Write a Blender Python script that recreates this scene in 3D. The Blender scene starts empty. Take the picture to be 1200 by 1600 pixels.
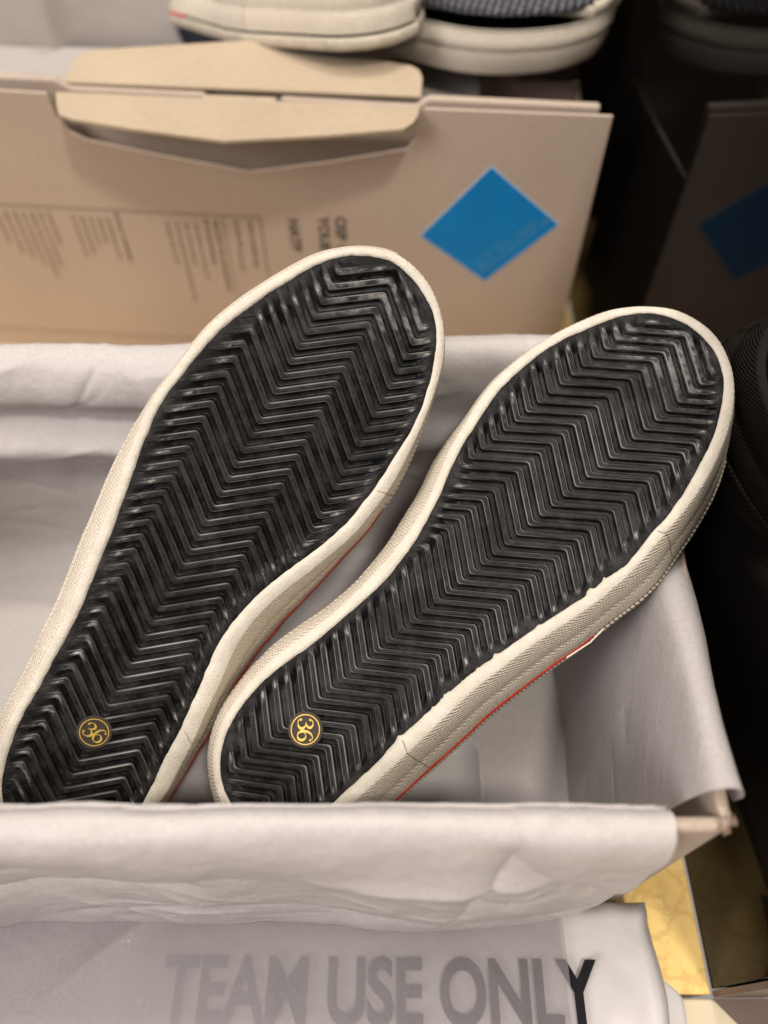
import bpy, bmesh, math, random
import numpy as np
from mathutils import Vector, Matrix
from mathutils.geometry import delaunay_2d_cdt

R = math.radians
SC = bpy.context.scene
COL = SC.collection
rng = np.random.default_rng(7)
random.seed(7)

# ------------------------------------------------------------------ camera, world, lamps, exposure
cam_data = bpy.data.cameras.new('camera')
cam_data.sensor_fit = 'HORIZONTAL'
cam_data.sensor_width = 36.0
cam_data.lens = 36.0
cam_data.clip_start = 0.01
cam_data.clip_end = 50
cam_data.dof.use_dof = True
cam_data.dof.focus_distance = 0.305
cam_data.dof.aperture_fstop = 4.7
cam = bpy.data.objects.new('camera', cam_data)
cam.location = (0, 0, 0.40)
cam.rotation_euler = (R(90 - 55), 0, 0)
COL.objects.link(cam)
SC.camera = cam

W = bpy.data.worlds.new('World')
SC.world = W
W.use_nodes = True
bg = W.node_tree.nodes['Background']
bg.inputs['Color'].default_value = (1.0, 0.90, 0.84, 1)
bg.inputs['Strength'].default_value = 0.30


def area_lamp(name, loc, target, size, power, color):
    d = bpy.data.lights.new(name, 'AREA')
    d.shape = 'DISK'
    d.size = size
    d.energy = power
    d.color = color
    o = bpy.data.objects.new(name, d)
    o.location = loc
    v = Vector(target) - Vector(loc)
    o.rotation_euler = v.to_track_quat('-Z', 'Y').to_euler()
    COL.objects.link(o)
    return o


area_lamp('ceiling_spot', (0.12, 0.85, 2.10), (0, 0.17, 0.12), 0.15, 15, (1.0, 0.92, 0.83))
area_lamp('ceiling_spot', (0.38, -0.50, 2.00), (0, 0.17, 0.12), 0.18, 20, (1.0, 0.92, 0.83))
area_lamp('overhead_fill', (-0.35, 0.35, 2.3), (0, 0.17, 0.12), 1.1, 24, (1.0, 0.92, 0.86))  # added soft fill from above, lightens the box interior
area_lamp('left_fill', (-1.45, -0.95, 1.45), (0, 0.20, 0.12), 1.0, 27, (1.0, 0.92, 0.92))  # added fill lamp at the left, no real window behind it

SC.view_settings.view_transform = 'Standard'
SC.view_settings.look = 'None'
SC.view_settings.exposure = 0.20
SC.view_settings.gamma = 1.0
SC.view_settings.use_curve_mapping = False
SC.cycles.max_bounces = 8
SC.cycles.transparent_max_bounces = 12
SC.cycles.sample_clamp_indirect = 4.0


# ------------------------------------------------------------------ materials
class NT:
    def __init__(self, name):
        self.m = bpy.data.materials.new(name)
        self.m.use_nodes = True
        self.t = self.m.node_tree
        self.b = self.t.nodes['Principled BSDF']
        self.out = self.t.nodes['Material Output']

    def n(self, typ, **kw):
        nd = self.t.nodes.new(typ)
        for k, v in kw.items():
            if hasattr(nd, k):
                setattr(nd, k, v)
            else:
                nd.inputs[k].default_value = v
        return nd

    def l(self, a, b):
        self.t.links.new(a, b)

    def coords(self, kind='Object'):
        return self.n('ShaderNodeTexCoord').outputs[kind]

    def noise(self, vec, scale, detail=3.0, rough=0.55):
        nd = self.n('ShaderNodeTexNoise')
        nd.inputs['Scale'].default_value = scale
        nd.inputs['Detail'].default_value = detail
        nd.inputs['Roughness'].default_value = rough
        self.l(vec, nd.inputs['Vector'])
        return nd.outputs['Fac']

    def ramp(self, fac, stops):
        nd = self.n('ShaderNodeValToRGB')
        el = nd.color_ramp.elements
        while len(el) < len(stops):
            el.new(0.5)
        for e, (p, c) in zip(el, stops):
            e.position = p
            e.color = (c[0], c[1], c[2], 1) if isinstance(c, (tuple, list)) else (c, c, c, 1)
        self.l(fac, nd.inputs['Fac'])
        return nd.outputs['Color']

    def math(self, op, a, b=None):
        nd = self.n('ShaderNodeMath', operation=op)
        for i, x in enumerate((a, b)):
            if x is None:
                continue
            if isinstance(x, (int, float)):
                nd.inputs[i].default_value = x
            else:
                self.l(x, nd.inputs[i])
        return nd.outputs[0]

    def mix(self, fac, a, b):
        nd = self.n('ShaderNodeMix', data_type='RGBA')
        for i, x in ((0, fac), (6, a), (7, b)):
            if isinstance(x, (int, float)):
                nd.inputs[i].default_value = x
            elif isinstance(x, (tuple, list)):
                nd.inputs[i].default_value = (x[0], x[1], x[2], 1)
            else:
                self.l(x, nd.inputs[i])
        return nd.outputs[2]

    def bump(self, height, strength=0.3, dist=0.001, normal=None):
        nd = self.n('ShaderNodeBump')
        nd.inputs['Strength'].default_value = strength
        nd.inputs['Distance'].default_value = dist
        self.l(height, nd.inputs['Height'])
        if normal is not None:
            self.l(normal, nd.inputs['Normal'])
        return nd.outputs['Normal']

    def set(self, **kw):
        for k, v in kw.items():
            k = k.replace('_', ' ')
            if isinstance(v, (int, float)):
                self.b.inputs[k].default_value = v
            elif isinstance(v, (tuple, list)):
                self.b.inputs[k].default_value = (v[0], v[1], v[2], 1)
            else:
                self.l(v, self.b.inputs[k])


M = {}


def mat_plain(name, col, rough=0.6, spec=0.5, var=0.1, scale=60, bump=0.0, bscale=400, bdist=0.0004):
    k = NT(name)
    v = k.coords()
    n = k.noise(v, scale, 4)
    c2 = tuple(max(0, c * (1 - var)) for c in col)
    c1 = tuple(min(1, c * (1 + var)) for c in col)
    k.set(Base_Color=k.ramp(n, [(0.3, c2), (0.7, c1)]), Roughness=rough)
    k.b.inputs['Specular IOR Level'].default_value = spec
    if bump:
        k.set(Normal=k.bump(k.noise(v, bscale, 3), bump, bdist))
    M[name] = k.m
    return k


# black moulded rubber with worn, dusty places and painted edge light (attribute 'scuff' is set where a rib has rubbed)
k = NT('black_rubber')
v = k.coords()
att = k.n('ShaderNodeAttribute', attribute_name='scuff').outputs['Fac']
fine = k.noise(v, 1700, 4, 0.65)
mid = k.noise(v, 260, 4, 0.6)
mp = k.n('ShaderNodeMapping')
mp.inputs['Rotation'].default_value = (0, 0, R(20))
mp.inputs['Scale'].default_value = (0.35, 1.6, 1)
k.l(v, mp.inputs['Vector'])
streak = k.noise(mp.outputs['Vector'], 700, 5, 0.7)
mask = k.math('MULTIPLY', att, k.ramp(streak, [(0.36, 0.35), (0.60, 1.0)]))
dust = k.ramp(k.noise(v, 90, 5, 0.7), [(0.45, 0.0), (0.75, 0.07)])
lit_edge = k.n('ShaderNodeAttribute', attribute_name='rubbed_lit_edge').outputs['Fac']  # pale rib edges: painted highlight on top of some edge wear
mask2 = k.math('MAXIMUM', k.math('MAXIMUM', mask, dust), lit_edge)
topa = k.n('ShaderNodeAttribute', attribute_name='worn_lit_top').outputs['Fac']  # worn rib tops, painted paler on the lit segments
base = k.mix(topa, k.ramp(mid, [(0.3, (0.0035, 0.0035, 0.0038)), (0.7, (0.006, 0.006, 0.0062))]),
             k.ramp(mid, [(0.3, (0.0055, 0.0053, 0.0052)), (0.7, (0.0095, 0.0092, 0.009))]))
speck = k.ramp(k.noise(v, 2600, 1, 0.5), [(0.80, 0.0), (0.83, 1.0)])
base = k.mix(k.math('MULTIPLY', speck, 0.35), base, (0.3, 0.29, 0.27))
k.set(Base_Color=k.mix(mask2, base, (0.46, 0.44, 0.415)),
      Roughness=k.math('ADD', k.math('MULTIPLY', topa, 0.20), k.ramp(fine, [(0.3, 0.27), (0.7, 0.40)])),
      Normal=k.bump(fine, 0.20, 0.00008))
k.l(k.math('ADD', 0.09, k.math('MULTIPLY', lit_edge, 0.9)), k.b.inputs['Specular IOR Level'])
M['black_rubber'] = k.m

# cream vulcanised rubber tape: pebbled face, slanting twill relief on the wall (UV in millimetres)
k = NT('cream_rubber')
v = k.coords()
uv = k.coords('UV')
sep = k.n('ShaderNodeSeparateXYZ')
k.l(uv, sep.inputs[0])
ux, uy = sep.outputs[0], sep.outputs[1]
warp = k.math('MULTIPLY', k.math('SUBTRACT', k.noise(v, 120, 2), 0.5), 1.6)
ph = k.math('ADD', k.math('ADD', k.math('MULTIPLY', ux, 0.55), k.math('MULTIPLY', uy, 0.95)), warp)
tw = k.math('SINE', k.math('MULTIPLY', ph, 4.7))
ph2 = k.math('ADD', k.math('MULTIPLY', ux, 4.6), k.math('MULTIPLY', uy, -0.6))
tw2 = k.math('SINE', ph2)
weave = k.math('ADD', tw, k.math('MULTIPLY', tw2, 0.45))
wallm = k.ramp(uy, [(0.0, 0.0), (1.0, 1.0)])
gate = k.math('MULTIPLY', k.math('GREATER_THAN', uy, 2.5), k.math('LESS_THAN', uy, 26.5))
weave = k.math('MULTIPLY', weave, gate)
peb = k.noise(v, 1000, 5, 0.7)
crk = k.ramp(k.noise(v, 500, 6, 0.75), [(0.47, 1.0), (0.5, 0.0), (0.53, 1.0)])
nrm = k.bump(peb, 0.75, 0.0006)
nrm = k.bump(weave, 0.70, 0.00030, nrm)
nrm = k.bump(crk, 0.10, 0.0002, nrm)
grime = k.ramp(k.noise(v, 150, 5, 0.65), [(0.35, (0.50, 0.455, 0.375)), (0.65, (0.58, 0.535, 0.45))])
pits = k.math('MULTIPLY', k.ramp(weave, [(0.0, 0.55), (0.35, 0.0)]), gate)
pn = k.math('MULTIPLY', k.math('LESS_THAN', weave, -0.75), k.ramp(k.noise(v, 420, 3), [(0.4, 0.05), (0.7, 0.5)]))
tape = k.mix(k.math('MULTIPLY', gate, 0.6), grime, (0.74, 0.65, 0.52))
wig = k.math('MULTIPLY', k.math('SUBTRACT', k.noise(v, 300, 2), 0.5), 1.6)
seam = k.math('MAXIMUM', *[k.math('LESS_THAN', k.math('ABSOLUTE', k.math('ADD', k.math('SUBTRACT', ux, u0), wig)), 0.30) for u0 in (121.5, 251.7)])
seam = k.math('MULTIPLY', seam, k.math('GREATER_THAN', uy, 1.0))
col = k.mix(pn, tape, (0.16, 0.12, 0.085))
k.set(Base_Color=k.mix(k.math('MULTIPLY', seam, 0.75), col, (0.20, 0.15, 0.10)), Roughness=0.62, Normal=nrm)
k.b.inputs['Specular IOR Level'].default_value = 0.35
M['cream_rubber'] = k.m

mat_plain('red_stripe', (0.42, 0.035, 0.022), 0.5, 0.4, 0.15, 300)
kk = mat_plain('cream_canvas', (0.58, 0.52, 0.41), 0.85, 0.2, 0.12, 200, 0.2, 1500, 0.0003)
k = NT('dark_mesh')
v = k.coords()
sp = k.n('ShaderNodeSeparateXYZ')
k.l(v, sp.inputs[0])
rb = k.math('SINE', k.math('ADD', k.math('MULTIPLY', sp.outputs[1], 1500.0), k.math('MULTIPLY', k.noise(v, 200, 2), 1.5)))
kn = k.math('SINE', k.math('MULTIPLY', k.math('ADD', sp.outputs[0], sp.outputs[2]), 2600.0))
ht_ = k.math('ADD', rb, k.math('MULTIPLY', kn, 0.5))
k.set(Base_Color=k.ramp(ht_, [(0.1, (0.022, 0.023, 0.03)), (0.9, (0.12, 0.12, 0.13))]), Roughness=0.85, Normal=k.bump(ht_, 0.6, 0.0008))
M['dark_mesh'] = k.m
mat_plain('navy_canvas', (0.02, 0.022, 0.035), 0.85, 0.2, 0.3, 300)
mat_plain('gold_foil', (0.62, 0.42, 0.09), 0.38, 0.6, 0.12, 400)
M['gold_foil'].node_tree.nodes['Principled BSDF'].inputs['Metallic'].default_value = 0.45

# clear plastic dot with the size
k = NT('clear_film')
tr = k.n('ShaderNodeBsdfTransparent')
mx = k.n('ShaderNodeMixShader')
mx.inputs[0].default_value = 0.42
k.set(Base_Color=(0.075, 0.062, 0.05), Roughness=0.22)
k.l(tr.outputs[0], mx.inputs[1])
k.l(k.b.outputs[0], mx.inputs[2])
k.l(mx.outputs[0], k.out.inputs['Surface'])
M['clear_film'] = k.m


def mat_tissue(name, col, transp=0.06, translucent=0.25, mott=1.0):
    k = NT(name)
    v = k.coords()
    n1 = k.noise(v, 620, 5, 0.7)
    n2 = k.noise(v, 38, 4, 0.6)
    n3 = k.noise(v, 1600, 3, 0.6)
    c1 = tuple(c * 0.90 for c in col)
    c2 = tuple(min(1, c * 1.03) for c in col)
    bc = k.mix(k.ramp(n1, [(0.36, 0.0), (0.64, 1.0)]), c1, c2)
    bc = k.mix(k.math('MULTIPLY', k.ramp(n2, [(0.4, 0.0), (0.7, 1.0)]), 0.15), bc, tuple(c * 0.88 for c in col))
    rough = k.ramp(k.math('ADD', k.math('MULTIPLY', n1, 0.75), k.math('MULTIPLY', n3, 0.25)), [(0.38, 0.30), (0.60, 0.62)])
    crk = k.n('ShaderNodeTexVoronoi', feature='DISTANCE_TO_EDGE')
    crk.inputs['Scale'].default_value = 34
    wv = k.n('ShaderNodeVectorMath', operation='ADD')
    nz = k.n('ShaderNodeTexNoise')
    nz.inputs['Scale'].default_value = 30
    k.l(v, nz.inputs['Vector'])
    sc = k.n('ShaderNodeVectorMath', operation='SCALE')
    sc.inputs['Scale'].default_value = 0.03
    k.l(nz.outputs['Color'], sc.inputs[0])
    k.l(v, wv.inputs[0])
    k.l(sc.outputs[0], wv.inputs[1])
    k.l(wv.outputs[0], crk.inputs['Vector'])
    crease = k.ramp(crk.outputs['Distance'], [(0.0, 1.0), (0.07, 0.0)])
    nrm = k.bump(n2, 0.22, 0.0035)
    nrm = k.bump(crease, 0.07 * mott, 0.0012, nrm)
    nrm = k.bump(n1, 0.22 * mott, 0.0007, nrm)
    k.set(Base_Color=bc, Roughness=rough, Normal=nrm)
    k.b.inputs['Specular IOR Level'].default_value = 0.46
    tl = k.n('ShaderNodeBsdfTranslucent')
    k.l(bc, tl.inputs['Color'])
    k.l(nrm, tl.inputs['Normal'])
    m1 = k.n('ShaderNodeMixShader')
    m1.inputs[0].default_value = translucent
    k.l(k.b.outputs[0], m1.inputs[1])
    k.l(tl.outputs[0], m1.inputs[2])
    tr = k.n('ShaderNodeBsdfTransparent')
    m2 = k.n('ShaderNodeMixShader')
    if isinstance(transp, tuple):   # more layers lie over one another towards the left
        sp = k.n('ShaderNodeSeparateXYZ')
        k.l(v, sp.inputs[0])
        k.l(k.ramp(k.math('ADD', k.math('MULTIPLY', sp.outputs[0], 5.0), 0.55), [(0.0, transp[0]), (0.12, transp[1] * 0.5), (0.85, transp[1])]), m2.inputs[0])
    else:
        m2.inputs[0].default_value = transp
    k.l(m1.outputs[0], m2.inputs[1])
    k.l(tr.outputs[0], m2.inputs[2])
    k.l(m2.outputs[0], k.out.inputs['Surface'])
    M[name] = k.m


mat_tissue('tissue', (0.60, 0.565, 0.55))
mat_tissue('tissue_sheer', (0.31, 0.285, 0.292), (0.07, 0.50), 0.3, 0.25)
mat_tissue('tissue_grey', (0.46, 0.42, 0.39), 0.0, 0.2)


def mat_card(name, col, fib=0.08, rough=0.72):
    k = NT(name)
    v = k.coords()
    mp = k.n('ShaderNodeMapping')
    mp.inputs['Scale'].default_value = (1, 1, 9)
    k.l(v, mp.inputs['Vector'])
    f = k.noise(mp.outputs['Vector'], 160, 5, 0.7)
    g = k.noise(v, 900, 4, 0.7)
    b = k.noise(v, 9, 3)
    t = k.math('ADD', k.math('MULTIPLY', f, 0.4), k.math('ADD', k.math('MULTIPLY', g, 0.35), k.math('MULTIPLY', b, 0.25)))
    k.set(Base_Color=k.ramp(t, [(0.35, tuple(c * (1 - fib) for c in col)), (0.65, tuple(c * (1 + fib) for c in col))]),
          Roughness=rough, Normal=k.bump(t, 0.12, 0.0006))
    k.b.inputs['Specular IOR Level'].default_value = 0.3
    M[name] = k.m


mat_card('kraft_card', (0.385, 0.310, 0.248), 0.15)
mat_card('kraft_inside', (0.37, 0.295, 0.205), 0.22)
mat_card('kraft_edge', (0.24, 0.16, 0.11), 0.2)
mat_card('kraft_dark', (0.10, 0.072, 0.052), 0.12)
mat_plain('print_brown', (0.12, 0.085, 0.06), 0.7, 0.3, 0.1)
mat_plain('print_tan', (0.185, 0.125, 0.088), 0.7, 0.3, 0.1)
mat_plain('print_grey', (0.06, 0.055, 0.045), 0.7, 0.3, 0.1)
mat_plain('sticker_white', (0.38, 0.48, 0.56), 0.4, 0.5, 0.04)
mat_plain('sticker_blue', (0.003, 0.175, 0.45), 0.42, 0.2, 0.10, 40)
mat_plain('sticker_pale', (0.06, 0.22, 0.38), 0.4, 0.5, 0.15, 300)
mat_plain('ink_black', (0.008, 0.008, 0.009), 0.7, 0.12, 0.1)
mat_plain('bag_white', (0.50, 0.475, 0.465), 0.5, 0.4, 0.03, 80, 0.3, 60, 0.002)

# polished yellow onyx shelf
k = NT('yellow_onyx')
v = k.coords()
nz = k.noise(v, 22, 6, 0.7)
vein = k.ramp(k.noise(v, 34, 7, 0.62), [(0.455, 0.0), (0.5, 1.0), (0.545, 0.0)])
bc = k.ramp(nz, [(0.3, (0.78, 0.50, 0.13)), (0.7, (0.92, 0.70, 0.28))])
bc = k.mix(k.math('MULTIPLY', vein, 0.35), bc, (0.38, 0.18, 0.04))
k.set(Base_Color=bc, Roughness=0.28)
M['yellow_onyx'] = k.m
mat_plain('cream_stone', (0.60, 0.52, 0.36), 0.35, 0.5, 0.06, 30)
mat_plain('brown_dark', (0.03, 0.021, 0.016), 0.6, 0.3, 0.2, 25)
mat_plain('brown_wood', (0.115, 0.075, 0.058), 0.45, 0.4, 0.12, 25)
k = NT('black_gloss')
v = k.coords()
k.set(Base_Color=(0.004, 0.0035, 0.003), Roughness=k.ramp(k.noise(v, 40, 4), [(0.35, 0.035), (0.7, 0.065)]))
k.b.inputs['IOR'].default_value = 1.15
M['black_gloss'] = k.m


# ------------------------------------------------------------------ mesh helpers
def mesh_obj(name, verts, faces, mat, parent=None, smooth=False, attr=None, uv=None):
    me = bpy.data.meshes.new(name)
    me.from_pydata([tuple(map(float, p)) for p in verts], [], [tuple(map(int, f)) for f in faces])
    me.update()
    if smooth:
        me.polygons.foreach_set('use_smooth', [True] * len(me.polygons))
    if attr is not None:
        for an, av in attr.items():
            a = me.attributes.new(an, 'FLOAT', 'POINT')
            a.data.foreach_set('value', np.asarray(av, dtype=np.float32))
    if uv is not None:
        ul = me.uv_layers.new(name='UVMap')
        li = np.empty(len(me.loops), dtype=np.int32)
        me.loops.foreach_get('vertex_index', li)
        ul.data.foreach_set('uv', np.asarray(uv, dtype=np.float32)[li].ravel())
    mats = mat if isinstance(mat, list) else [mat]
    for m in mats:
        me.materials.append(M[m])
    o = bpy.data.objects.new(name, me)
    COL.objects.link(o)
    if parent is not None:
        o.parent = parent
    return o


def bm_obj(name, bm, mat, parent=None, smooth=False):
    me = bpy.data.meshes.new(name)
    bm.normal_update()
    bm.to_mesh(me)
    bm.free()
    if smooth:
        me.polygons.foreach_set('use_smooth', [True] * len(me.polygons))
    for m in (mat if isinstance(mat, list) else [mat]):
        me.materials.append(M[m])
    o = bpy.data.objects.new(name, me)
    COL.objects.link(o)
    if parent is not None:
        o.parent = parent
    return o


def thing(name, label, cat, group=None, matrix=None):
    o = bpy.data.objects.new(name, None)
    o.empty_display_size = 0.02
    COL.objects.link(o)
    if matrix is not None:
        o.matrix_world = matrix
    return tag(o, label, cat, group)


def tag(o, label, cat, group=None):
    o['label'] = label
    o['category'] = cat
    if group:
        o['group'] = group
    return o


def setting(o, kind='structure'):
    o['kind'] = kind
    return o


def box_bm(lo, hi, bevel=0.0, seg=2, bm=None):
    own = bmesh.new()
    vs = [own.verts.new((x, y, z)) for x in (lo[0], hi[0]) for y in (lo[1], hi[1]) for z in (lo[2], hi[2])]
    for f in ((0, 1, 3, 2), (4, 6, 7, 5), (0, 4, 5, 1), (2, 3, 7, 6), (0, 2, 6, 4), (1, 5, 7, 3)):
        own.faces.new([vs[i] for i in f])
    bmesh.ops.recalc_face_normals(own, faces=own.faces)
    if bevel:
        bmesh.ops.bevel(own, geom=list(own.edges), offset=bevel, segments=seg, affect='EDGES', profile=0.5)
    if bm is None:
        return own
    tmp = bpy.data.meshes.new('tmp')
    own.to_mesh(tmp)
    own.free()
    bm.from_mesh(tmp)
    bpy.data.meshes.remove(tmp)
    return bm


def grid_faces(nu, nv, closed_u=False):
    f = []
    for i in range(nu - (0 if closed_u else 1)):
        i2 = (i + 1) % nu
        for j in range(nv - 1):
            f.append((i * nv + j, i2 * nv + j, i2 * nv + j + 1, i * nv + j + 1))
    return f


def vnoise(p, seed=0):
    """smooth value noise on an (n,2) array, about -1..1"""
    p = np.asarray(p, float)
    i = np.floor(p).astype(int)
    f = p - i
    f = f * f * (3 - 2 * f)

    def h(ix, iy):
        n = (ix * 374761393 + iy * 668265263 + seed * 974711) & 0x7fffffff
        n = ((n ^ (n >> 13)) * 1274126177) & 0x7fffffff
        n = n ^ (n >> 16)
        return (n & 0xffff) / 32767.5 - 1
    a = h(i[:, 0], i[:, 1]); b = h(i[:, 0] + 1, i[:, 1])
    c = h(i[:, 0], i[:, 1] + 1); d = h(i[:, 0] + 1, i[:, 1] + 1)
    return (a * (1 - f[:, 0]) + b * f[:, 0]) * (1 - f[:, 1]) + (c * (1 - f[:, 0]) + d * f[:, 0]) * f[:, 1]


def fbm(p, seed=0, octv=4):
    s = 0
    a = 1.0
    p = np.asarray(p, float)
    for o in range(octv):
        s = s + a * vnoise(p * 2 ** o, seed + o)
        a *= 0.5
    return s


def crumple(p, scale, seed, n=None):
    """creased paper: sharp facets from cones around random points; p (n,2) metres"""
    r = np.random.default_rng(seed)
    lo, hi = p.min(0) - scale, p.max(0) + scale
    cnt = int(np.prod((hi - lo) / scale)) + 4
    c = r.uniform(lo, hi, (cnt, 2))
    hts = r.uniform(0, scale * 0.8, cnt)
    st = r.uniform(0.5, 1.8, (cnt, 2))
    d = np.full(len(p), 1e9)
    for q, h, s in zip(c, hts, st):
        dd = np.sqrt(((p - q) ** 2 * s).sum(1)) + h
        d = np.minimum(d, dd)
    return (d - d.mean()) / scale


def inside(poly, pts):
    x, y = pts[:, 0], pts[:, 1]
    r = np.zeros(len(pts), bool)
    j = len(poly) - 1
    for i in range(len(poly)):
        xi, yi = poly[i]
        xj, yj = poly[j]
        c = ((yi > y) != (yj > y)) & (x < (xj - xi) * (y - yi) / (yj - yi + 1e-12) + xi)
        r ^= c
        j = i
    return r


def dist_poly(poly, pts):
    """distance to a closed polyline and arc fraction of the nearest point"""
    best = np.full(len(pts), 1e9)
    arc = np.zeros(len(pts))
    q = np.roll(poly, -1, axis=0)
    seg = np.linalg.norm(q - poly, axis=1)
    S = np.r_[0, np.cumsum(seg)]
    for i in range(len(poly)):
        a, b = poly[i], q[i]
        ab = b - a
        t = np.clip(((pts - a) @ ab) / (ab @ ab + 1e-12), 0, 1)
        d = np.linalg.norm(pts - (a + t[:, None] * ab), axis=1)
        m = d < best
        best[m] = d[m]
        arc[m] = (S[i] + t[m] * seg[i]) / S[-1]
    return best, arc


def closed_spline(pts, n):
    """Catmull-Rom through a closed list, resampled to n points evenly along it"""
    P = np.asarray(pts, float)
    m = len(P)
    t = np.linspace(0, 1, 12, endpoint=False)[:, None]
    o = []
    for i in range(m):
        p0, p1, p2, p3 = P[i - 1], P[i], P[(i + 1) % m], P[(i + 2) % m]
        o.append(0.5 * ((2 * p1) + (-p0 + p2) * t + (2 * p0 - 5 * p1 + 4 * p2 - p3) * t ** 2 + (-p0 + 3 * p1 - 3 * p2 + p3) * t ** 3))
    D = np.vstack(o)
    # light smoothing of the hand-measured outline
    for _ in range(10):
        D = 0.25 * np.roll(D, 1, 0) + 0.5 * D + 0.25 * np.roll(D, -1, 0)
    D = np.vstack([D, D[:1]])
    S = np.r_[0, np.cumsum(np.linalg.norm(np.diff(D, axis=0), axis=1))]
    u = np.linspace(0, S[-1], n, endpoint=False)
    return np.c_[np.interp(u, S, D[:, 0]), np.interp(u, S, D[:, 1])], S[-1]


def smooth01(x):
    x = np.clip(x, 0, 1)
    return x * x * (3 - 2 * x)


def stroke_mesh(pts, widths, z=0.0, thick=0.00015):
    """a flat inked stroke of changing width as a thin solid ribbon"""
    P = np.asarray(pts, float)
    T = np.gradient(P, axis=0)
    T /= np.linalg.norm(T, axis=1)[:, None] + 1e-9
    N = np.c_[-T[:, 1], T[:, 0]]
    w = np.asarray(widths)[:, None] / 2
    a, b = P + N * w, P - N * w
    n = len(P)
    V = [(x, y, z + thick) for x, y in a] + [(x, y, z + thick) for x, y in b]
    F = [(i, n + i, n + i + 1, i + 1) for i in range(n - 1)]
    return V, F


def merge(lst):
    V, F = [], []
    for v, f in lst:
        o = len(V)
        V += list(v)
        F += [tuple(i + o for i in q) for q in f]
    return V, F


# ------------------------------------------------------------------ the setting: shelf, ledge, dark back
def slab(name, lo, hi, mat, bevel=0.001):
    return setting(bm_obj(name, box_bm(lo, hi, bevel), mat))


slab('shelf', (-0.60, 0.020, -0.03), (0.1445, 0.90, 0.0), 'yellow_onyx', 0.0008)
slab('shelf_ledge', (-0.60, -0.35, -0.034), (0.40, 0.0185, -0.0035), 'cream_stone', 0.001)
slab('back_wall', (-0.60, 0.720, 0.0005), (0.1440, 0.740, 0.5), 'brown_dark', 0.001)
slab('shade_filler', (0.1000, 0.590, 0.0005), (0.1440, 0.7195, 0.5), 'brown_dark', 0.001)  # added dark post, stands in for the shade in the gap

# the glossy black panel that stands along the right of the shelf
pan = thing('display_panel', 'tall glossy black panel standing along the right edge of the yellow shelf, mirroring the boxes', 'panel',
            matrix=Matrix.Translation((0.155, 0.45, 0)))
bm_obj('glass_face', box_bm((-0.0100, -0.428, 0.0), (-0.004, 0.44, 0.34), 0.0006), 'black_gloss', pan)
bm_obj('backing_board', box_bm((-0.0038, -0.428, 0.0), (0.012, 0.44, 0.34), 0.0008), 'kraft_dark', pan)
pb = bmesh.new()
top = [pb.verts.new((x, y, 0.0)) for x, y in ((-0.0095, -0.4315), (0.001, -0.4425), (0.11, -0.4425), (0.11, -0.4315))]
pf = pb.faces.new(top)
ex = bmesh.ops.extrude_face_region(pb, geom=[pf])
for g in ex['geom']:
    if isinstance(g, bmesh.types.BMVert):
        g.co.z = -0.0025
bmesh.ops.recalc_face_normals(pb, faces=pb.faces)
bm_obj('end_moulding', pb, 'brown_wood', pan)
bm_obj('end_cap', box_bm((-0.0100, -0.4313, 0.0), (0.012, -0.4285, 0.34), 0.0005), 'brown_wood', pan)


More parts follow.
